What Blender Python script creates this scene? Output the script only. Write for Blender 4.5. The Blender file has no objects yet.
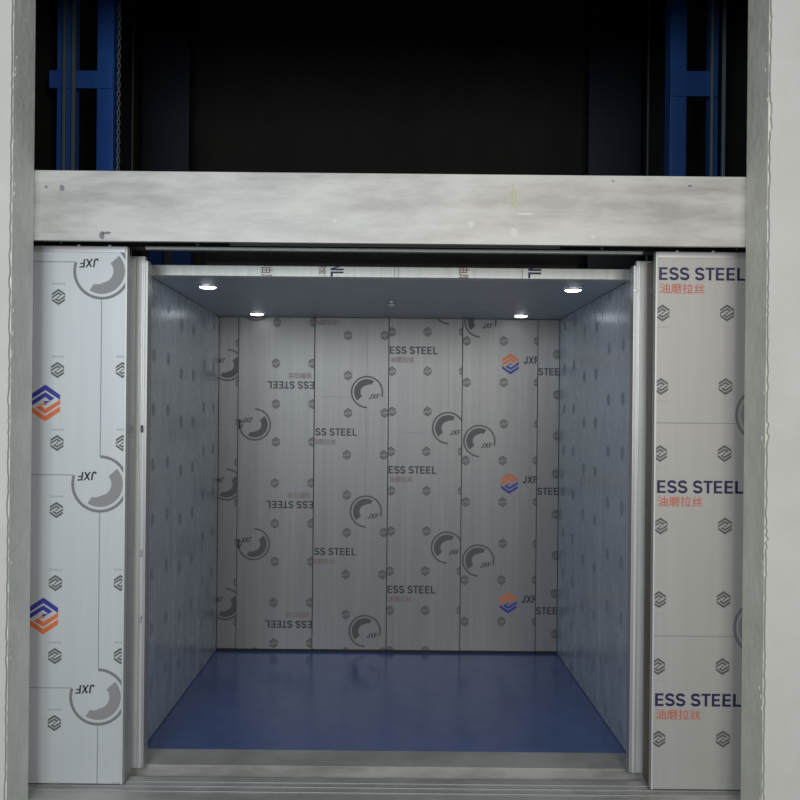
import bpy, bmesh, math, random
from mathutils import Vector, Matrix, noise
random.seed(7)
C = bpy.context.scene.collection
SC = bpy.context.scene
PI = math.pi

# ------------------------------------------------------------------ camera model
H = 1.55                      # eye height above the lift floor
CX, CY, F = 391.0, 416.0, 800.0
ROLL = 0.0096
_c, _s = math.cos(ROLL), math.sin(ROLL)
def P(px, py, Y):
    """photo pixel -> (x, z) on the vertical plane at distance Y"""
    dx, dy = px - CX, py - CY
    tx, ty = dx*_c + dy*_s, dy*_c - dx*_s
    return tx/F*Y, H - ty/F*Y
def X(px, Y, py=416): return P(px, py, Y)[0]

# distances
Y_WALL, Y_REV = 3.02, 3.2          # hall wall face, back of the reveal
Y_HEAD = 3.205                    # header face
Y_DOOR = 3.32                     # landing door face
Y_CDOOR = 3.47                    # car door face
Y_CAR, Y_BACK = 3.70, 5.25        # car front, car back wall
XL, XR = -1.437, 1.413            # opening in the hall wall
CXL, CXR = -1.132, 1.103          # car side walls
CEIL = H + 0.643
SX, SYB, SZ = 2.0, 5.75, 5.4      # shaft

# ------------------------------------------------------------------ materials
def mat(name, base, rough=.5, metal=0., var=None, scale=(1,1,1), nscale=6., bump=0., bscale=40., spec=.5,
        emis=None, lo=.35, hi=.65, rvar=0., aniso=0.):
    m = bpy.data.materials.new(name); m.use_nodes = True
    nt = m.node_tree; b = nt.nodes['Principled BSDF']
    b.inputs['Base Color'].default_value = (*base, 1)
    b.inputs['Roughness'].default_value = rough
    b.inputs['Metallic'].default_value = metal
    b.inputs['Specular IOR Level'].default_value = spec
    if aniso: b.inputs['Anisotropic'].default_value = aniso
    if emis:
        b.inputs['Emission Color'].default_value = (*emis[0], 1); b.inputs['Emission Strength'].default_value = emis[1]
    if var or bump or rvar:
        tc = nt.nodes.new('ShaderNodeTexCoord'); mp = nt.nodes.new('ShaderNodeMapping')
        mp.inputs['Scale'].default_value = scale
        nt.links.new(tc.outputs['Object'], mp.inputs['Vector'])
        nz = nt.nodes.new('ShaderNodeTexNoise'); nz.inputs['Scale'].default_value = nscale
        nz.inputs['Detail'].default_value = 5; nz.inputs['Roughness'].default_value = .62
        nt.links.new(mp.outputs['Vector'], nz.inputs['Vector'])
        if var:
            rp = nt.nodes.new('ShaderNodeValToRGB')
            rp.color_ramp.elements[0].position = lo; rp.color_ramp.elements[1].position = hi
            rp.color_ramp.elements[0].color = (*base, 1); rp.color_ramp.elements[1].color = (*var, 1)
            nt.links.new(nz.outputs['Fac'], rp.inputs['Fac']); nt.links.new(rp.outputs['Color'], b.inputs['Base Color'])
        if rvar:
            mr = nt.nodes.new('ShaderNodeMapRange')
            mr.inputs['From Min'].default_value = .3; mr.inputs['From Max'].default_value = .7
            mr.inputs['To Min'].default_value = rough - rvar; mr.inputs['To Max'].default_value = rough + rvar
            nt.links.new(nz.outputs['Fac'], mr.inputs['Value']); nt.links.new(mr.outputs['Result'], b.inputs['Roughness'])
        if bump:
            n2 = nt.nodes.new('ShaderNodeTexNoise'); n2.inputs['Scale'].default_value = bscale; n2.inputs['Detail'].default_value = 6
            nt.links.new(mp.outputs['Vector'], n2.inputs['Vector'])
            bp = nt.nodes.new('ShaderNodeBump'); bp.inputs['Strength'].default_value = bump; bp.inputs['Distance'].default_value = .01
            nt.links.new(n2.outputs['Fac'], bp.inputs['Height']); nt.links.new(bp.outputs['Normal'], b.inputs['Normal'])
    return m

M = {}
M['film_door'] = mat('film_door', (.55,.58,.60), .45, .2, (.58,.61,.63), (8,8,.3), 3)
M['film_door_shaded'] = mat('film_door_shaded', (.43,.42,.40), .45, .2, (.46,.45,.43), (8,8,.3), 3)  # same film; dimmer, warmer light on the right is put into the colour
M['film_car']  = mat('film_car', (.24,.245,.25), .42, .30, (.28,.28,.282), (9,9,.25), 3)  # same film as the doors, darkened to carry the dim car interior
M['film_side'] = mat('film_side', (.40,.46,.54), .26, .35, (.55,.61,.68), (3.2,3.2,.7), 4.5, rvar=.05, lo=.32, hi=.62)  # streaks stand for blurred reflections, painted into the base colour
M['film_ceil'] = mat('film_ceil', (.44,.485,.55), .42, .40, (.51,.555,.62), (1.5,6,1), 3)
M['ink_grey']  = mat('ink_grey', (.105,.11,.11), .5)
M['ink_mirrored']  = mat('ink_mirrored', (.33,.37,.43), .5)  # faint side-wall marks: the opposite film's reflection painted on
M['ink_ring']  = mat('ink_ring', (.19,.19,.195), .5)
M['ink_arc']   = mat('ink_arc', (.26,.26,.27), .5)
M['ink_line']  = mat('ink_line', (.25,.26,.27), .5)
M['ink_faint'] = mat('ink_faint', (.40,.41,.42), .5)
M['ink_hex']   = mat('ink_hex', (.085,.086,.09), .5)
M['ink_mark']  = mat('ink_mark', (.085,.088,.095), .5)
M['ink_seam']  = mat('ink_seam', (.15,.155,.16), .5)
M['ink_navy']  = mat('ink_navy', (.014,.012,.07), .5)
M['ink_dark']  = mat('ink_dark', (.035,.035,.05), .5)
M['ink_red']   = mat('ink_red', (.55,.13,.08), .5)
M['ink_pink']  = mat('ink_pink', (.24,.12,.125), .5)
M['ink_blue']  = mat('ink_blue', (.035,.04,.30), .5)
M['ink_orange']= mat('ink_orange', (.68,.16,.05), .5)
M['steel']     = mat('steel', (.36,.35,.335), .48, .35, (.55,.54,.52), (.8,1,3.2), 3.0, bump=.03, bscale=9, rvar=.08, lo=.38, hi=.62)
M['steel_edge']= mat('steel_edge', (.40,.41,.42), .42, .5, (.48,.49,.50), (20,20,.5), 3)
M['steel_pale']= mat('steel_pale', (.56,.59,.58), .42, .3, (.66,.68,.66), (10,10,1), 3)
M['steel_plain']= mat('steel_plain', (.6,.6,.62), .35, .6)
M['bolt']      = mat('bolt', (.75,.76,.78), .4, .1)
M['brown_edge']= mat('brown_edge', (.10,.075,.06), .5, .1, (.17,.12,.095), (6,6,1.2), 2)
M['black']     = mat('black', (.012,.012,.013), .6)
M['rail_grey'] = mat('rail_grey', (.28,.27,.26), .5, .2)
M['concrete']  = mat('concrete', (.64,.67,.64), .9, 0, (.76,.78,.75), (1,1,.8), 7, bump=.35, bscale=30)
M['concrete_warm']= mat('concrete_warm', (.62,.61,.53), .9, 0, (.74,.73,.65), (1,1,.8), 7, bump=.35, bscale=30)  # same concrete, tinted to carry the warmer light of the right side
M['plaster']   = mat('plaster', (.60,.585,.555), .85, 0, (.65,.635,.61), (1,1,1), 3, bump=.1, bscale=60)
M['floor_hall']= mat('floor_hall', (.30,.29,.28), .7, 0, (.38,.37,.35), (1,1,1), 4, bump=.1)
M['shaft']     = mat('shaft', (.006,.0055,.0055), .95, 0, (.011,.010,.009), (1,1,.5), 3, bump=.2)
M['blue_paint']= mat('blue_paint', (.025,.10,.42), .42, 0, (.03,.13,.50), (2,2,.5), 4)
M['blue_paint_shaded']  = mat('blue_paint_shaded', (.012,.06,.22), .5, 0, (.015,.07,.26), (2,2,.5), 4)  # the blue paint darkened, weaker light on the right frame baked in
M['navy_paint']= mat('navy_paint', (.0035,.005,.018), .5)
M['blue_floor']= mat('blue_floor', (.05,.095,.27), .20, 0, (.065,.115,.31), (3,3,3), 3, spec=.6)
M['rail_steel']= mat('rail_steel', (.16,.20,.23), .45, .3)
M['dark_steel']= mat('dark_steel', (.06,.05,.042), .6, .2, (.09,.08,.07), (2,2,6), 4)
M['dust']      = mat('dust', (.42,.41,.38), .9)
M['lamp']      = mat('lamp', (1,1,1), .5, emis=((.93,.97,1.0), 11))
M['white']     = mat('white', (.55,.58,.62), .5)
M['chrome']    = mat('chrome', (.6,.62,.65), .2, .9)
M['tape']      = mat('tape', (.55,.56,.30), .7)
M['stain']     = mat('stain', (.22,.22,.23), .8)
M['cement']    = mat('cement', (.72,.715,.69), .8)

# ------------------------------------------------------------------ mesh builder
class MB:
    def __init__(s): s.v = []; s.f = []; s.mi = []; s.mats = []
    def slot(s, m):
        if m not in s.mats: s.mats.append(m)
        return s.mats.index(m)
    def poly(s, pts, m):
        i = len(s.v); s.v += [tuple(p) for p in pts]; s.f.append(tuple(range(i, i+len(pts)))); s.mi.append(s.slot(m))
    def bm(s, b, m):
        i = len(s.v); b.verts.index_update(); s.v += [tuple(v.co) for v in b.verts]; k = s.slot(m)
        for f in b.faces: s.f.append(tuple(i+v.index for v in f.verts)); s.mi.append(k)
        b.free()
    def box(s, x0, x1, y0, y1, z0, z1, m, bev=0.):
        b = bmesh.new(); bmesh.ops.create_cube(b, size=1)
        for v in b.verts: v.co = ((x0+x1)/2+v.co.x*(x1-x0), (y0+y1)/2+v.co.y*(y1-y0), (z0+z1)/2+v.co.z*(z1-z0))
        if bev: bmesh.ops.bevel(b, geom=b.edges[:], offset=bev, segments=2, affect='EDGES', profile=.6)
        s.bm(b, m)
    def cyl(s, p0, p1, r, m, seg=12, r2=None):
        b = bmesh.new(); p0, p1 = Vector(p0), Vector(p1); d = p1-p0
        bmesh.ops.create_cone(b, cap_ends=True, segments=seg, radius1=r, radius2=r if r2 is None else r2, depth=d.length)
        q = d.to_track_quat('Z','Y').to_matrix().to_4x4()
        bmesh.ops.transform(b, matrix=Matrix.Translation((p0+p1)/2) @ q, verts=b.verts[:]); s.bm(b, m)
    def lathe(s, prof, cx, cy, m, seg=32):
        n = len(prof); base = len(s.v); k = s.slot(m)
        for (r, z) in prof:
            for i in range(seg):
                a = 2*PI*i/seg; s.v.append((cx+r*math.cos(a), cy+r*math.sin(a), z))
        for j in range(n-1):
            for i in range(seg):
                i2 = (i+1) % seg
                s.f.append((base+j*seg+i, base+j*seg+i2, base+(j+1)*seg+i2, base+(j+1)*seg+i)); s.mi.append(k)
    def build(s, name, parent=None, origin=(0,0,0)):
        me = bpy.data.meshes.new(name)
        o = Vector(origin)
        me.from_pydata([tuple(Vector(v)-o) for v in s.v], [], s.f)
        for m in s.mats: me.materials.append(M[m])
        me.polygons.foreach_set('material_index', s.mi); me.update()
        ob = bpy.data.objects.new(name, me); C.objects.link(ob)
        if parent is not None:
            w = parent.location.copy(); pp = parent.parent
            while pp: w += pp.location; pp = pp.parent
            ob.parent = parent; ob.location = o - w
        else: ob.location = o
        return ob
def thing(name, label, cat, loc=(0,0,0), group=None):
    o = bpy.data.objects.new(name, None); C.objects.link(o); o.location = loc; o.empty_display_size = .1
    return tag(o, label, cat, group)
def tag(o, label, cat, group=None):
    o['label'] = label; o['category'] = cat; o['kind'] = 'thing'
    if group: o['group'] = group
    return o
def struct(o): o['kind'] = 'structure'; return o
def smooth(o):
    for p in o.data.polygons: p.use_smooth = True
    return o

# ------------------------------------------------------------------ printing on sheets
def _stroke(pts, t):
    """flat stroke of width t along a polyline, as quads"""
    n = len(pts); L = []; Rr = []
    for i, p in enumerate(pts):
        a = pts[max(i-1, 0)]; b = pts[min(i+1, n-1)]
        dx, dy = b[0]-a[0], b[1]-a[1]; l = math.hypot(dx, dy); nx, ny = -dy/l*t/2, dx/l*t/2
        L.append((p[0]+nx, p[1]+ny)); Rr.append((p[0]-nx, p[1]-ny))
    return [[Rr[i], Rr[i+1], L[i+1], L[i]] for i in range(n-1)]
def _arcp(cx, cy, rx, ry, a0, a1, n=10):
    return [(cx+rx*math.cos(math.radians(a0+(a1-a0)*i/n)), cy+ry*math.sin(math.radians(a0+(a1-a0)*i/n))) for i in range(n+1)]
def _r(x0, x1, y0, y1): return [(x0,y0),(x1,y0),(x1,y1),(x0,y1)]
_T = .225
GLYPH = {            # bold sans capitals: (advance, polygons), height 1
 'E': (.90, [_r(.08,.08+_T,0,1), _r(.08+_T,.80,0,.17), _r(.08+_T,.75,.42,.585), _r(.08+_T,.79,.83,1)]),
 'F': (.82, [_r(.08,.08+_T,0,1), _r(.08+_T,.70,.42,.585), _r(.08+_T,.76,.83,1)]),
 'L': (.82, [_r(.08,.08+_T,0,1), _r(.08+_T,.76,0,.17)]),
 'T': (.82, [_r(.02,.80,.83,1), _r(.41-_T/2,.41+_T/2,0,.83)]),
 'I': (.38, [_r(.09,.09+_T,0,1)]),
 'N': (.98, [_r(.08,.08+_T,0,1), _r(.90-_T,.90,0,1), [(.08+_T,1),(.08+_T,.70),(.90-_T,0),(.90-_T,.30)]]),
 'A': (.96, [[(.0,0),(.21,0),(.58,1),(.37,1)], [(.75,0),(.96,0),(.59,1),(.38,1)], _r(.25,.71,.20,.36)]),
 'X': (.90, [[(.0,0),(.24,0),(.89,1),(.66,1)], [(.66,0),(.90,0),(.24,1),(.01,1)]]),
 'J': (.76, _stroke([(.56,1),(.56,.34)]+_arcp(.33,.32,.23,.235,0,-165,12)[1:], _T)),
 'S': (.90, _stroke(_arcp(.44,.705,.295,.21,15,90,6)+_arcp(.42,.715,.28,.20,90,255,12)[1:]+_arcp(.45,.285,.30,.20,75,-90,12)+_arcp(.43,.29,.32,.205,-90,-168,6)[1:], .205)),
 ' ': (.38, []),
}
_tc = {}
def text_tris(s, off=0):
    """lettering as flat polygons, fitted to the unit square"""
    if s in _tc: return _tc[s]
    if all(ch in GLYPH for ch in s):
        x = 0; tr = []
        for ch in s:
            adv, ps = GLYPH[ch]
            tr += [[(x+a, b) for a, b in p] for p in ps]; x += adv
    else:
        cu = bpy.data.curves.new('lettering', 'FONT'); cu.body = s; cu.size = 1; cu.offset = .006; cu.resolution_u = 2
        ob = bpy.data.objects.new('lettering', cu); C.objects.link(ob)
        dg = bpy.context.evaluated_depsgraph_get(); me = bpy.data.meshes.new_from_object(ob.evaluated_get(dg))
        me.calc_loop_triangles(); vs = [v.co.copy() for v in me.vertices]
        tr = [[(vs[i].x, vs[i].y) for i in t.vertices] for t in me.loop_triangles]
        bpy.data.objects.remove(ob); bpy.data.curves.remove(cu); bpy.data.meshes.remove(me)
    xs = [p[0] for t in tr for p in t]; ys = [p[1] for t in tr for p in t]
    x0, x1, y0, y1 = min(xs), max(xs), min(ys), max(ys)
    _tc[s] = [[((x-x0)/(x1-x0), (y-y0)/(y1-y0)) for x, y in t] for t in tr]
    return _tc[s]
def clip(poly, r):
    for ax, lim, sgn in ((0, r[0], 1), (0, r[1], -1), (1, r[2], 1), (1, r[3], -1)):
        out = []
        for i in range(len(poly)):
            a, b = poly[i-1], poly[i]
            da, db = sgn*(a[ax]-lim), sgn*(b[ax]-lim)
            if (da >= 0) != (db >= 0):
                t = da/(da-db); out.append((a[0]+t*(b[0]-a[0]), a[1]+t*(b[1]-a[1])))
            if db >= 0: out.append(b)
        poly = out
        if len(poly) < 3: return None
    return poly
W = .80
BANDS_TOP = [[(-W,.45),(0,1),(0,.70),(-W,.17)], [(0,1),(W,.45),(W,.17),(0,.70)],
             [(-W,.06),(0,.58),(0,.33),(-W,-.19)], [(0,.58),(.50,.26),(.26,.12),(0,.33)], [(.50,.26),(.03,-.04),(-.12,.10),(.26,.12)]]
class Sheet:
    """flat sheet with printing, in (u, v); mp maps (u, v, height above the sheet) to the world"""
    def __init__(s, rect, mp, flip=False, k=1.0, back=False):
        s.r = rect; s.mp = mp; s.mb = MB(); s.flip = flip; s.k = k; s.back = back
    def put(s, polys, cu, cv, m, flip=None, lay=0):
        fl = s.flip if flip is None else flip
        sg = -1 if fl else 1
        for p in polys:
            q = clip([(cu+sg*a, cv+sg*b) for a, b in p], s.r)
            if q: s.mb.poly([s.mp(u, v, .0007+.0003*lay) for u, v in q], m)
    def hexmark(s, cu, cv, r, top='ink_grey', bot=None, faint=True):
        bot = bot or top
        t = [[(a*r, b*r) for a, b in p] for p in BANDS_TOP]
        s.put(t, cu, cv, top); s.put([[(-a, -b) for a, b in p] for p in t], cu, cv, bot)
        if faint:       # the line of tiny grey characters under every mark
            w = r*.22
            s.put([[((i-2.5)*w*1.5, -1.75*r), ((i-2.5)*w*1.5+w, -1.75*r), ((i-2.5)*w*1.5+w, -1.52*r), ((i-2.5)*w*1.5, -1.52*r)] for i in range(5)], cu, cv, 'ink_faint')
    def arc(s, cu, cv, r0, r1, a0, a1, m, n=28, lay=0, taper=False):
        ps = []
        for i in range(n):
            q = []
            for j, rr in ((i, r0), (i+1, r0), (i+1, r1), (i, r1)):
                a = math.radians(a0+(a1-a0)*j/n)
                if taper and rr == r0: rr = r0 + (r1-r0)*.35*max(0, (j/n-.75)/.25)
                q.append((rr*math.cos(a), rr*math.sin(a)))
            ps.append(q)
        s.put(ps, cu, cv, m, lay=lay)
    def emblem(s, cu, cv, R, arc='ink_arc', ring='ink_ring', t=.90):
        s.arc(cu, cv, R*t, R, -18, 270, ring, 44)
        s.arc(cu, cv, R*.40, R*.80, 222, 58, arc, 26, taper=True)
        g = -1 if s.flip else 1
        s.text('JXF', cu+g*.10*R, cv-g*.44*R, .66*R, .30*R, 'ink_dark', slant=.05)
    def lines(s, cu, cv, R, du, up, dn, t):
        """thin ruled lines that run from the round emblem across the sheet"""
        g = -1 if s.flip else 1
        s.put([[(-du, -.32*R), (-R*.94, -.32*R), (-R*.94, -.32*R+t), (-du, -.32*R+t)]], cu, cv, 'ink_line')
        s.put([[(R*.94, -.32*R), (du, -.32*R), (du, -.32*R+t), (R*.94, -.32*R+t)]], cu, cv, 'ink_line')
        s.put([[(-t/2, R), (t/2, R), (t/2, up), (-t/2, up)]], cu, cv, 'ink_line')
        s.put([[(-t/2, -dn), (t/2, -dn), (t/2, -R), (-t/2, -R)]], cu, cv, 'ink_line')
    def text(s, body, u0, v0, w, h, m, off=.03, slant=0., anchor='l'):
        """u0, v0: lower left corner in reading direction (upper right when flipped)"""
        tr = [[(x*w+(y*slant*w if slant else 0), y*h + x*slant*w) for x, y in t] for t in text_tris(body, off)]
        s.put(tr, u0, v0, m, lay=1)
    def base(s, m, th):
        u0, u1, v0, v1 = s.r
        b = bmesh.new(); bmesh.ops.create_cube(b, size=1)
        for v in b.verts: v.co = s.mp((u0+u1)/2+v.co.x*(u1-u0), (v0+v1)/2+v.co.z*(v1-v0), -th/2+v.co.y*th)
        bmesh.ops.recalc_face_normals(b, faces=b.faces[:])
        bmesh.ops.bevel(b, geom=b.edges[:], offset=min(.0015, th*.3), segments=1, affect='EDGES')
        s.mb.bm(b, m)

# ================================================================== SETTING
def pier(name, xa, xi, sgn):
    mb = MB(); con = 'concrete' if sgn < 0 else 'concrete_warm'
    mb.box(min(xa,xi), max(xa,xi), Y_WALL, Y_REV, 0, 3.42, con)
    n = 230; pts = []
    for i in range(n+1):
        z = 3.42*i/n
        j = .006*noise.noise((z*9, sgn*3.1, .3)) + .006*noise.noise((z*31, sgn*7.7, 2.3)) + (.010 if noise.noise((z*5, sgn*2., 9))>.28 else 0)*random.random()
        pts.append((xi + sgn*(.001+abs(j)), z))
    for (a, za), (b, zb) in zip(pts, pts[1:]):
        yf = Y_WALL-.014
        mb.poly([(a,yf,za),(xa,yf,za),(xa,yf,zb),(b,yf,zb)], 'plaster')
        mb.poly([(a,yf,za),(b,yf,zb),(b,Y_WALL,zb),(a,Y_WALL,za)], 'plaster')
    # lumps of old plaster left in the reveal
    b = bmesh.new()
    for k in range(16):
        z = random.uniform(.1, 3.1)
        bmesh.ops.create_icosphere(b, subdivisions=1, radius=random.uniform(.004,.008),
            matrix=Matrix.Translation((xi, Y_WALL+random.uniform(.002,.03), z)) @ Matrix.Diagonal((.5,1,1.6,1)))
    mb.bm(b, con)
    return struct(mb.build(name, origin=((xa+xi)/2, Y_REV, 0)))
pier('wall_left', -3.2, XL, -1)
pier('wall_right', 3.2, XR, 1)
mb = MB(); mb.box(-3.2, 3.2, Y_WALL-.01, Y_REV, 3.425, 4.2, 'plaster'); struct(mb.build('wall_front', origin=(0,Y_REV,3.425)))
mb = MB(); mb.box(-3.2, 3.2, -2.0, Y_REV, -.25, -.001, 'floor_hall'); struct(mb.build('floor', origin=(0,0,0)))
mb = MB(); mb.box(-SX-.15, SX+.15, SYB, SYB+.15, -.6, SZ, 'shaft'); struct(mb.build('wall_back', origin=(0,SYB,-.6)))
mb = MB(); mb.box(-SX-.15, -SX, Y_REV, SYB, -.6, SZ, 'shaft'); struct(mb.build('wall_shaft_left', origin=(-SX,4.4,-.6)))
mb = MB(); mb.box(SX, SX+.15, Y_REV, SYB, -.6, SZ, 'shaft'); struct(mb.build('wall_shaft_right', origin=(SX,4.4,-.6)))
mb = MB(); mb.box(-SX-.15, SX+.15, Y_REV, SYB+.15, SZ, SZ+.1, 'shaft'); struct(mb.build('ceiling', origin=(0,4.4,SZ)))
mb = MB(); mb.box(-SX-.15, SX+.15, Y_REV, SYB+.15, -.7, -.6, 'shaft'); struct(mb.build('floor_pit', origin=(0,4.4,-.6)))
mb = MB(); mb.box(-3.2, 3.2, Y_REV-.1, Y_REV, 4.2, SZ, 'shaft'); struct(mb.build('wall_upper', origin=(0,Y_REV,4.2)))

# ================================================================== HEADER
zt, zb = H + 242.5/F*Y_HEAD, H + 172.5/F*Y_HEAD
hd = thing('door_header', 'long horizontal stained stainless steel header beam across the top of the lift opening', 'beam', (0, Y_HEAD, zb))
mb = MB()
mb.box(-1.47, 1.46, Y_HEAD, Y_HEAD+.004, zb, zt, 'steel', .0012)
mb.box(-1.47, 1.46, Y_HEAD+.004, Y_HEAD+.10, zt-.004, zt, 'steel')
mb.box(-1.47, 1.46, Y_HEAD+.004, Y_HEAD+.018, zb, zb+.004, 'steel')
face = mb.build('face_plate', hd, (0, Y_HEAD, zb))
mb = MB(); mb.box(-1.47, 1.46, 3.37, 3.46, 2.253, zt-.005, 'black'); case = mb.build('operator_case', hd, (0,3.4,2.253))
mb = MB(); mb.box(X(228,3.3), X(558,3.3), 3.295, 3.30, 2.2465, 2.34, 'rail_grey', .001); mb.build('cover_strip', hd, (0,3.3,2.25))
mb = MB(); mb.box(X(144,3.36), X(641,3.36), 3.355, 3.372, 2.240, 2.2525, 'steel_pale', .002); mb.build('track_rail', hd, (0,3.36,2.24))
# roller hangers and screws in the gap on both sides
for px in (60, 196, 600, 735):
    x = X(px, 3.36)
    mb = MB(); mb.cyl((x,3.366,2.2615),(x,3.352,2.2615), .0045, 'steel_plain', 6); mb.cyl((x,3.37,2.2615),(x,3.36,2.2615), .008, 'dark_steel', 12)
    mb.build('hanger_bolt', case, (x,3.36,2.261))
# marks on the face: tape residue and splashes of cement
def blob(mb, cx, cz, rx, rz, m, yy, n=18, seed=0.):
    mb.poly([(cx+rx*math.cos(2*PI*i/n)*(1+.35*noise.noise((math.cos(2*PI*i/n)*1.4+seed, math.sin(2*PI*i/n)*1.4, seed))), yy,
              cz+rz*math.sin(2*PI*i/n)*(1+.35*noise.noise((math.cos(2*PI*i/n)*1.4+seed, math.sin(2*PI*i/n)*1.4, seed)))) for i in range(n)], m)
mb = MB()
x, z = P(514, 195, Y_HEAD)
for q in ((-.006,.045,.004,.09), (.004,.02,.006,.07), (-.014,.015,.003,.04)):
    mb.box(x+q[0], x+q[0]+q[2], Y_HEAD-.0012, Y_HEAD-.0002, z+q[1]-q[3], z+q[1], 'tape')
x, z = P(525, 214, Y_HEAD); blob(mb, x, z, .035, .005, 'cement', Y_HEAD-.0006, seed=3.3)
mb.build('tape_residue', face, (x, Y_HEAD, z))['label'] = 'yellowish tape residue'
for (px, py, rx, rz, m) in ((62,188,.010,.014,'stain'), (102,235,.010,.016,'stain'), (107,233,.016,.005,'stain'), (46,187,.005,.007,'stain'), (690,186,.007,.005,'stain'),
                            (613,181,.004,.004,'stain'), (471,224,.012,.014,'cement'), (514,233,.014,.02,'cement'), (335,221,.008,.01,'cement'), (593,237,.010,.006,'cement')):
    x, z = P(px, py, Y_HEAD); mb = MB(); blob(mb, x, z, rx, rz, m, Y_HEAD-.0005, seed=px*.37)
    mb.build('stain' if m == 'stain' else 'cement_splash', face, (x, Y_HEAD, z))

# ================================================================== LANDING DOORS
DT, DB = 2.243, .012
def plane_y(Y): return lambda u, v, h: (u, Y-h, v)
PER = 213.0*Y_DOOR/F
px2 = Y_DOOR/F                                  # metres per photo pixel on the door plane
def door_left():
    xe = X(127, Y_DOOR, 300)
    t = thing('landing_door_leaf', 'left sliding lift door in film with upside-down printing and blue-over-orange emblems', 'lift door', (-1.28, Y_DOOR, DB))
    s = Sheet((-1.50, xe, DB, DT), plane_y(Y_DOOR), flip=True)
    for i in range(5):
        for (px, py) in ((58.5,297),(57.5,370),(57,443)):
            u, v = P(px, py, Y_DOOR); s.hexmark(u, v-i*PER, 8.2*px2)
        for py in (370, 443):
            u, v = P(122.5, py, Y_DOOR); s.hexmark(u, v-i*PER, 8.2*px2)
        u, v = P(45.3, 403, Y_DOOR); s.hexmark(u, v-i*PER, 18.5*px2, 'ink_orange', 'ink_blue', False)
        u, v = P(102, 271, Y_DOOR); v -= i*PER
        s.emblem(u, v, 28.7*px2); s.lines(u, v, 28.7*px2, .5, PER-28.7*px2, 28.7*px2, .0035)
        if i == 0:
            s.lines(u, v, 28.7*px2, .5, 28.7*px2, 28.7*px2, .0001)
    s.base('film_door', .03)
    leaf = s.mb.build('door_skin', t, (-1.28, Y_DOOR, DB))
    return leaf, xe
def door_right():
    xe = X(655.5, Y_DOOR, 300)
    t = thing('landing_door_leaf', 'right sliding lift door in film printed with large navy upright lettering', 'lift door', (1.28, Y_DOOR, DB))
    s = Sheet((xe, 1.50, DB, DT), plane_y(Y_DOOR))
    for i in range(4):
        for (pa, pb, py) in ((662.5,727,313),(661,725.5,386.5),(660,724.5,453.5)):
            for px in (pa, pb):
                u, v = P(px, py, Y_DOOR); s.hexmark(u, v-i*PER, 8.6*px2)
        u, v = P(745, 281, Y_DOOR); v -= i*PER
        w = 144*px2; s.text('STAINLESS STEEL', u-w, v, w, 13.2*px2, 'ink_navy', .035)
        u, v = P(659.5, 293.5, Y_DOOR); s.text('油磨拉丝', u, v-i*PER, 45*px2, 10.5*px2, 'ink_red', .015)
        u, v = P(764, 415, Y_DOOR); v -= i*PER
        s.emblem(u, v, 29*px2); s.lines(u, v, 29*px2, .6, 30*px2, 30*px2, .0035)
    s.base('film_door_shaded', .03)
    leaf = s.mb.build('door_skin', t, (1.28, Y_DOOR, DB))
    return leaf, xe
dl, xdl = door_left()
dr, xdr = door_right()
for t, xe, sg, me in ((dl, xdl, -1, 'steel_edge'), (dr, xdr, 1, 'brown_edge')):
    mb = MB(); a, b = xe+sg*.002, xe+sg*.022
    mb.box(min(a,b), max(a,b), Y_DOOR+.031, Y_DOOR+.118, DB, DT-.03, me, .001)
    o = mb.build('edge_return', t.parent, (xe, Y_DOOR+.03, DB)); o['label'] = 'grey steel edge return' if sg < 0 else 'brown edge return'
    mb = MB(); a, b = xe-sg*.0005, xe+sg*.007
    mb.box(min(a,b), max(a,b), Y_DOOR-.0035, Y_DOOR-.001, DB, DT-.002, 'steel_pale', .0008); mb.build('edge_bead', t, (xe, Y_DOOR, DB))
    mb = MB(); a, b = xe+sg*.009, sg*1.49
    mb.box(min(a,b), max(a,b), Y_DOOR-.004, Y_DOOR-.0016, DT-.026, DT-.001, 'steel_plain', .0008); mb.build('top_glare_strip', t, (xe, Y_DOOR, DT-.03))  # pale strip added to stand for the reflection along the door top

for t, pxs in ((dl, (79, 110)), (dr, (677, 713))):
    for px in pxs:
        x, z = P(px, 249, Y_DOOR-.002)
        mb = MB(); mb.cyl((x,Y_DOOR+.004,DT+.001),(x,Y_DOOR-.009,DT+.001), .0055, 'bolt', 10, .004); mb.build('hanger_bolt', t, (x,Y_DOOR,DT))
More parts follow.
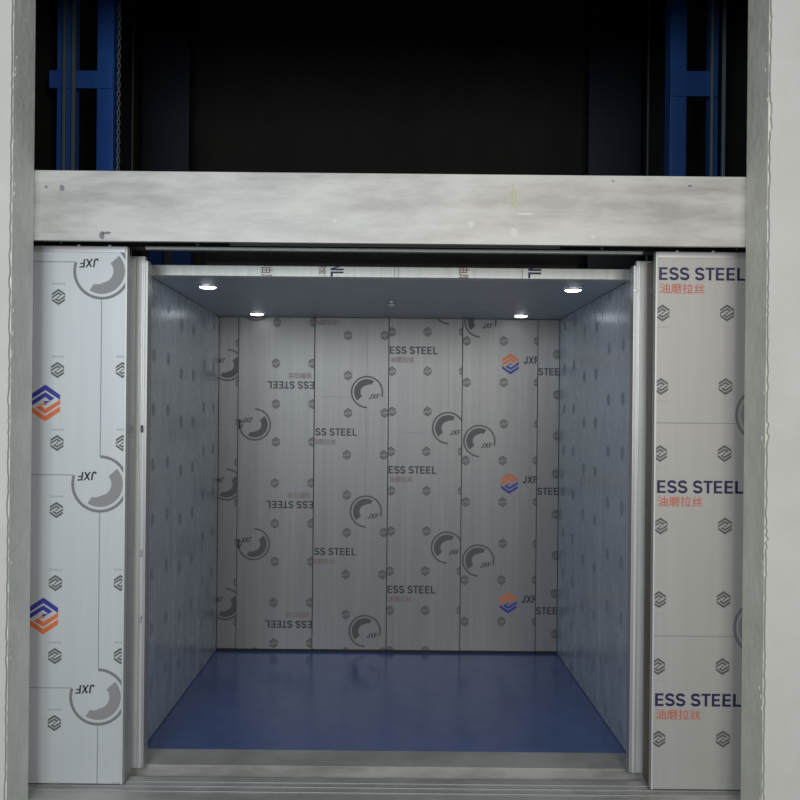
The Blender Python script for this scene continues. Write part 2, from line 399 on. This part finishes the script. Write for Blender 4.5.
# car doors behind them
for sg, xi, lab in ((-1, X(146.5, Y_CDOOR), 'pale edge of the inner lift car door behind the left landing door'),
                    (1, X(632.5, Y_CDOOR), 'pale edge of the inner lift car door behind the right landing door')):
    t = thing('car_door_leaf', lab, 'lift door', (sg*1.25, Y_CDOOR, DB))
    mb = MB(); a, b = xi+sg*.012, sg*1.47
    mb.box(min(a,b), max(a,b), Y_CDOOR, Y_CDOOR+.03, DB, 2.232, 'steel_pale', .001); mb.build('door_skin', t, (sg*1.25, Y_CDOOR, DB))
    mb = MB(); a, b = xi, xi+sg*.014
    mb.box(min(a,b), max(a,b), Y_CDOOR+.002, Y_CDOOR+.05, DB, 2.215, 'steel_edge', .003); seal = mb.build('edge_seal', t, (xi, Y_CDOOR, DB))
    mb = MB(); a, b = xi+sg*.020, xi+sg*.026
    mb.box(min(a,b), max(a,b), Y_CDOOR-.006, Y_CDOOR-.0008, DB, 2.225, 'steel_plain', .001); mb.build('edge_bead', t, (xi, Y_CDOOR, DB))
    if sg < 0:
        for py in (428, 552, 618):
            z = P(140, py, Y_CDOOR)[1]; mb = MB(); mb.box(xi-.022, xi-.012, Y_CDOOR-.012, Y_CDOOR-.0065, z-.018, z+.012, 'dark_steel' if py < 500 else 'steel_edge', .002)
            mb.build('edge_clip', seal, (xi, Y_CDOOR, z))
    else:
        for py in (291,):
            z = P(640, py, Y_CDOOR)[1]
            for dx in (.004, .018):
                mb = MB(); mb.cyl((xi+dx, Y_CDOOR-.001, z),(xi+dx, Y_CDOOR-.009, z), .004, 'chrome', 10); mb.build('screw', seal, (xi+dx, Y_CDOOR, z))

# sills
sl = thing('door_sill', 'grooved steel door sill along the foot of the lift opening', 'sill', (0, 3.35, -.03))
mb = MB(); mb.box(-1.5, 1.5, 3.204, 3.42, -.04, 0, 'steel', .001)
mb.build('sill_plate', sl, (0,3.3,-.03))
mb = MB()
for y in (3.28, 3.325, 3.365): mb.box(-1.5, 1.5, y, y+.006, .0003, .004, 'steel_edge', .001)
mb.build('sill_groove', sl, (0,3.3,0))

# ================================================================== LIFT CAR
car = thing('lift_car', 'empty goods lift car lined with film-covered steel panels and a blue floor', 'lift car', (0, 4.48, -.02))
mb = MB(); mb.box(CXL-.02, CXR+.02, Y_CAR, Y_BACK+.02, -.05, 0, 'blue_floor', .002); mb.build('car_floor', car, (0,4.4,-.02))['label'] = 'glossy blue car floor'
mb = MB(); mb.box(-1.3, 1.3, 3.53, Y_CAR-.002, -.05, .002, 'steel', .001); mb.build('car_sill', car, (0,3.6,-.02))
mb = MB(); mb.box(CXL-.03, CXR+.03, Y_CAR+.03, Y_BACK+.03, CEIL, CEIL+.03, 'film_ceil', .001); mb.build('ceiling_panel', car, (0,4.4,CEIL))
q = Y_BACK/F
PB = 119.5*q
SEAM = [216.5, 237.3, 313.5, 387.6, 461.2, 536.7, 557.5]
SEAMX = [CXL] + [X(p, Y_BACK, 484) for p in SEAM[1:-1]] + [CXR]
plabs = ['narrow back panel with clipped round emblems at the left corner', 'back panel with upside-down lettering', 'third back panel from the left',
         'middle back panel with upright lettering', 'back panel with orange-over-blue emblems', 'narrow back panel at the right corner']
R = 16.2*q; hr = 4.7*q
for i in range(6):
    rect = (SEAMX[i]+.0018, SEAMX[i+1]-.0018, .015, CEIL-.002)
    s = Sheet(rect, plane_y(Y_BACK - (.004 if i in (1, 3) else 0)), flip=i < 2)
    def each(px, py, dp=-1.2):            # positions repeat down the film; x drifts with the tilt of the photo
        for k in range(-1, 3):
            u, v = P(px, py, Y_BACK); yield u, v - k*PB
    def hexes(px, pys):
        for py in pys:
            for u, v in each(px, py): s.hexmark(u, v, hr*1.06, 'ink_hex', faint=False)
    if i == 0:
        for u, v in each(227.5, 365): s.emblem(u, v, R, 'ink_mark', 'ink_mark', .90)
        hexes(239.5, (343, 383, 422))
    if i == 1:
        for u, v in each(255, 424.5): s.emblem(u, v, R, 'ink_mark', 'ink_mark', .90); s.lines(u, v, R, .3, PB-R, R, .0022)
        hexes(276, (363.5, 404, 442)); hexes(312.5, (363.5, 404, 442)); hexes(239.3, (424,))
        for u, v in each(267.5, 381):
            w = 78.5*q; s.text('STAINLESS STEEL', u+w, v, w, 7.6*q, 'ink_dark', .035)
        for u, v in each(312.5, 373): s.text('油磨拉丝', u, v, 24*q, 6*q, 'ink_pink', .015)
    if i == 2:
        for u, v in each(367, 392): s.emblem(u, v, R, 'ink_mark', 'ink_mark', .90); s.lines(u, v, R, .3, R, PB-R, .0022)
        hexes(348, (335.5, 375.5, 413)); hexes(384.8, (335.5, 413))
        for u, v in each(357, 436):
            w = 79*q; s.text('STAINLESS STEEL', u-w, v, w, 7.6*q, 'ink_dark', .035)
        for u, v in each(312, 444.5): s.text('油磨拉丝', u, v, 24*q, 6*q, 'ink_pink', .015)
    if i == 3:
        for u, v in each(448, 428): s.emblem(u, v, R, 'ink_mark', 'ink_mark', .90); s.lines(u, v, R, .3, R, PB-R, .0022)
        hexes(392, (332, 371.3, 411.6)); hexes(427.5, (332, 371.3, 411.6)); hexes(463, (332, 371.3))
        for u, v in each(437.5, 354.5):
            w = 80*q; s.text('STAINLESS STEEL', u-w, v, w, 7.8*q, 'ink_dark', .035)
        for u, v in each(390, 362.5): s.text('油磨拉丝', u, v, 24*q, 6*q, 'ink_pink', .015)
    if i == 4:
        for u, v in each(479.3, 441): s.emblem(u, v, R, 'ink_mark', 'ink_mark', .90); s.lines(u, v, R, .3, R, PB-R, .0022)
        hexes(466.8, (341, 382.5)); hexes(503.7, (341, 382.5, 424)); hexes(538, (341, 382.5, 424))
        for u, v in each(510.5, 364): s.hexmark(u, v, 10.6*q, 'ink_orange', 'ink_blue', False)
        for u, v in each(523.5, 364): s.text('JXF', u, v, 15.2*q, 7.6*q, 'ink_dark', .035)
    if i == 5:
        hexes(557, (354.5, 395, 436))
        for u, v in each(538.2, 375.5): s.text('STEEL', u, v, 26.5*q, 7.6*q, 'ink_dark', .035)
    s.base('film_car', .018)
    s.mb.build('wall_panel', car, ((rect[0]+rect[1])/2, Y_BACK, 0))['label'] = plabs[i]
mb = MB(); mb.box(CXL-.03, CXR+.03, Y_BACK+.024, Y_BACK+.034, 0, CEIL, 'dark_steel'); mb.build('back_frame', car, (0,Y_BACK+.03,0))
# ragged dark joint along the foot of the back panels
mb = MB()
for i in range(6):
    mb.box(SEAMX[i]+.004, SEAMX[i+1]-.004, Y_BACK-.006-.004*(i % 2), Y_BACK+.015, .001, .0145-.002*(i % 2), 'black', .001)
mb.build('foot_joint', car, (0,Y_BACK,0))
# side panels
def side(sg):
    x0 = CXL if sg < 0 else CXR
    ys = [Y_CAR, 4.20, 4.72, Y_BACK-.002]
    for j in range(3):
        a, b = ys[j]+.0012, ys[j+1]-.0012
        if sg < 0: mp = lambda u, v, h: (x0+h, u, v); rect = (a, b, .004, CEIL-.002); cu = lambda y: y
        else:      mp = lambda u, v, h: (x0-h, -u, v); rect = (-b, -a, .004, CEIL-.002); cu = lambda y: -y
        s = Sheet(rect, mp, flip=(j + (sg > 0)) % 2 == 0)
        off = random.uniform(0, PB)
        for k in range(-1, 5):
            v0 = off + k*PB
            for n in range(3):
                for f in (.22, .72): s.hexmark(cu(a+(b-a)*f), v0+n*PB/3, hr*1.1, 'ink_mirrored', faint=False)
        s.base('film_side', .018)
        s.mb.build('wall_panel', car, (x0, (a+b)/2, 0))['label'] = ('left' if sg < 0 else 'right') + ' side panel of the car'
side(-1); side(1)
mb = MB(); mb.box(CXL-.045, CXL-.02, Y_CAR-.02, Y_BACK+.03, 0, CEIL, 'dark_steel'); mb.build('side_frame', car, (CXL-.03,4.4,0))
mb = MB(); mb.box(CXR+.02, CXR+.045, Y_CAR-.02, Y_BACK+.03, 0, CEIL, 'dark_steel'); mb.build('side_frame', car, (CXR+.03,4.4,0))
# front posts of the car and the transom with printed film
for sg, x in ((-1, CXL), (1, CXR)):
    mb = MB(); a, b = x-sg*.022, x+sg*.06
    if sg > 0: a = x+.003
    mb.box(min(a,b), max(a,b), Y_CAR-.045, Y_CAR-.004, 0, CEIL+.03, 'steel_edge', .002); mb.build('front_post', car, (x, Y_CAR, 0))
zl0, zl1 = H+138.5/F*(Y_CAR-.03), H+149/F*(Y_CAR-.03)
s = Sheet((CXL-.0, CXR+.0, zl0, zl1), plane_y(Y_CAR-.03))
ql = Y_CAR/F
def rot(body, px, w, h, m):
    u, v = P(px, 277, Y_CAR)
    s.put([[(y*h, -x*w) for x, y in t] for t in text_tris(body, .035)], u, v+.055, m)
for px, b_, w_, h_, m_ in ((331,'NLE',.09,.06,'ink_navy'), (527,'NLE',.10,.06,'ink_navy'), (262,'油磨',.09,.055,'ink_pink'), (458,'油磨',.09,.05,'ink_pink'), (320,'丝',.05,.03,'ink_pink')):
    rot(b_, px, w_, h_, m_)
for px in (325, 398, 521, 394):
    u, v = P(px, 272, Y_CAR); s.put([[(0,-.05),(.003,-.05),(.003,.05),(0,.05)]], u, v, 'ink_line')
s.base('steel_pale', .06)
s.mb.build('front_transom', car, (0, Y_CAR, zl0))['label'] = 'pale film-covered strip over the car mouth'
mb = MB(); mb.box(X(205,3.8), X(575,3.8), 3.78, 3.86, zl1-.002, H+163/F*3.78, 'dark_steel', .003); roofc = mb.build('roof_channel', car, (0,3.8,zl1))
for k in range(14):
    mb = MB(); x = random.uniform(X(215,3.75), X(565,3.75)); w = random.uniform(.02,.08); h = random.uniform(.003,.009)
    mb.box(x, x+w, 3.742, 3.775, zl1-.003, zl1+.003+h, 'dust', .002); mb.build('dust_clump', roofc, (x,3.75,zl1))
for a, b in ((149, 161), (172, 190)):
    x0, x1 = X(a, 4.1), X(b, 4.1)
    mb = MB(); mb.box(x0, x1, 4.08, 4.13, CEIL+.03, 2.55, 'blue_paint', .002); mb.build('roof_bracket', car, (x0,4.1,CEIL))

# ================================================================== CEILING LIGHTS
def downlight(px, py, label):
    dx, dy = px-CX, py-CY
    ty = dy*_c-dx*_s; Y = (CEIL-.004-H)*F/-ty; x = P(px, py, Y)[0]
    t = thing('downlight', label, 'ceiling light', (x, Y, CEIL), 'lit downlights in the car ceiling')
    mb = MB(); mb.lathe([(.050,CEIL-.0002),(.050,CEIL-.004),(.043,CEIL-.007),(.041,CEIL-.004)], x, Y, 'chrome'); smooth(mb.build('trim_ring', t, (x,Y,CEIL)))
    mb = MB(); mb.lathe([(.042,CEIL-.003),(.041,CEIL-.005),(.038,CEIL-.008),(.031,CEIL-.0105),(.020,CEIL-.012),(.008,CEIL-.0127),(.0005,CEIL-.0128)], x, Y, 'lamp'); smooth(mb.build('lens', t, (x,Y,CEIL)))
downlight(208, 287, 'lit round downlight at the front left of the car ceiling')
downlight(257, 314, 'lit round downlight at the back left of the car ceiling')
downlight(573, 290, 'lit round downlight at the front right of the car ceiling')
downlight(521, 316, 'lit round downlight at the back right of the car ceiling')
Y = .639*F/113; x = X(390.5, Y)
t = thing('ceiling_sensor', 'small dim round fitting in the middle of the car ceiling', 'ceiling fitting', (x, Y, CEIL))
mb = MB(); mb.lathe([(.030,CEIL-.0002),(.030,CEIL-.006),(.022,CEIL-.012)], x, Y, 'chrome'); smooth(mb.build('base_ring', t, (x,Y,CEIL)))
mb = MB(); mb.lathe([(.0215,CEIL-.009),(.019,CEIL-.018),(.010,CEIL-.025),(.001,CEIL-.026)], x, Y, 'white'); smooth(mb.build('dome', t, (x,Y,CEIL)))

# ================================================================== SHAFT STEELWORK
YG = 4.45
def guide(side_, pa, pb, pc, pd, pbar0, ybar0, ybar1, lab):
    t = thing('guide_frame', lab, 'guide frame', (X((pa+pd)/2, YG), YG, -.6), 'blue guide frames in the lift shaft')
    paint = 'blue_paint' if side_ < 0 else 'blue_paint_shaded'
    for (a, b) in ((pa, pb), (pc, pd)):
        x0, x1 = X(a, YG, 120), X(b, YG, 120)
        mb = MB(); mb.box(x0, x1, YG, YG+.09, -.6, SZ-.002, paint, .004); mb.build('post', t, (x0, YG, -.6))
    for k in range(-3, 4):
        z1 = P(pbar0, ybar0, YG)[1]+k*.95; z0 = P(pbar0, ybar1, YG)[1]+k*.95
        x0, x1 = X(pbar0, YG, 80), X(pd, YG, 80)
        if side_ > 0: x0, x1 = X(pa, YG, 80), X(pbar0, YG, 80)
        if z0 > -.5 and z1 < SZ: 
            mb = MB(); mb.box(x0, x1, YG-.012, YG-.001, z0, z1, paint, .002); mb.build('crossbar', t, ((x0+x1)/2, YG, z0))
    if side_ < 0: rx = (64.5, 67.5, 73.5, 77)
    else: rx = (720, 723, 708.5, 711)
    for a, b in ((rx[0], rx[1]), (rx[2], rx[3])):
        x0, x1 = X(a, YG, 120), X(b, YG, 120)
        mb = MB(); mb.box(x0, x1, YG-.035, YG-.014, -.6, SZ-.002, 'rail_steel', .003); mb.build('guide_rail', t, (x0, YG-.02, -.6))
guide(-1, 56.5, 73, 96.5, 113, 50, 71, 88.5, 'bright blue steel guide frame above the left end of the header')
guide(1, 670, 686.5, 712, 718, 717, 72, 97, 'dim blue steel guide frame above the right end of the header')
for a, b, lab in ((143, 190, 'dark navy steel column in the shaft right of the left blue frame'), (588, 640, 'dark navy steel column in the shaft left of the right blue frame')):
    x0, x1 = X(a, 5.55, 120), X(b, 5.55, 120)
    mb = MB(); mb.box(x0, x1, 5.52, 5.535, -.6, SZ-.002, 'navy_paint', .002); mb.box(x0, x0+.012, 5.535, 5.62, -.6, SZ-.002, 'navy_paint'); mb.box(x1-.012, x1, 5.535, 5.62, -.6, SZ-.002, 'navy_paint')
    tag(mb.build('shaft_column', origin=((x0+x1)/2, 5.55, -.6)), lab, 'column')
# chain
def chain(px, Y, lab):
    x = X(px, Y, 120); mb = MB(); z = -.6; k = 0; L = .036; R1, r = .0075, .0035
    b = bmesh.new()
    zs = []
    while z < SZ-.06: zs.append((z, k)); z += L*.72; k += 1
    for z, k in zs:
        ring = []
        for i in range(10):
            a = 2*PI*i/10; cx_, cz_ = R1*math.cos(a), (L/2-R1-r)*(1 if math.sin(a) > 0 else -1) + R1*math.sin(a)
            loop = []
            for j in range(5):
                bta = 2*PI*j/5; rad = Vector((math.cos(a), 0, math.sin(a)))*math.cos(bta)*r + Vector((0,1,0))*math.sin(bta)*r
                p = Vector((cx_, 0, cz_)) + rad
                if k % 2: p = Vector((p.y, p.x, p.z))
                loop.append(b.verts.new((x+p.x, Y+p.y, z+L/2+p.z)))
            ring.append(loop)
        for i in range(10):
            for j in range(5): b.faces.new((ring[i-1][j-1], ring[i-1][j], ring[i][j], ring[i][j-1]))
    mb.bm(b, 'rail_steel')
    return tag(mb.build('lifting_chain', origin=(x, Y, -.6)), lab, 'chain')
chain(118.5, 4.40, 'steel lifting chain hanging close beside the left blue guide frame')
def rope(px, Y, lab):
    x = X(px, Y, 120); mb = MB(); mb.cyl((x,Y,-.6),(x,Y,SZ-.002), .006, 'rail_steel', 8)
    return tag(smooth(mb.build('steel_rope', origin=(x,Y,-.6))), lab, 'rope')
rope(132.5, 5.35, 'thin steel rope hanging between the chain and the left navy column')
rope(648, 5.35, 'thin steel rope hanging beside the right blue guide frame')

# ================================================================== LIGHT
def area(name, loc, target, sx, sy, power, col):
    l = bpy.data.lights.new(name, 'AREA'); l.shape = 'RECTANGLE'; l.size = sx; l.size_y = sy; l.energy = power; l.color = col
    o = bpy.data.objects.new(name, l); C.objects.link(o); o.location = loc
    o.rotation_euler = (Vector(target)-Vector(loc)).to_track_quat('-Z','Y').to_euler(); return o
area('hall_light_cool', (-1.3, -1.6, 2.45), (-.7, 3.2, 1.5), 1.6, 1.3, 100, (.88,.96,1.0))
area('hall_light_warm', (1.3, -1.6, 2.45), (.7, 3.2, 1.5), 1.6, 1.3, 80, (1.0,.95,.87))
w = bpy.data.worlds.new('world'); SC.world = w; w.use_nodes = True
bg = w.node_tree.nodes['Background']; bg.inputs['Color'].default_value = (.80,.86,.95,1); bg.inputs['Strength'].default_value = .22

# ================================================================== CAMERA
cam = bpy.data.cameras.new('camera'); co = bpy.data.objects.new('camera', cam); C.objects.link(co)
cam.sensor_width = 36; cam.sensor_height = 36; cam.lens = 36*F/800
cam.shift_x = (400-CX)/800; cam.shift_y = (CY-400)/800; cam.clip_start = .05
co.matrix_world = Matrix.Translation((0,0,H)) @ Matrix.Rotation(PI/2, 4, 'X') @ Matrix.Rotation(ROLL, 4, 'Z')
SC.camera = co
SC.view_settings.view_transform = 'Standard'; SC.view_settings.look = 'None'
SC.view_settings.exposure = 0; SC.view_settings.gamma = 1
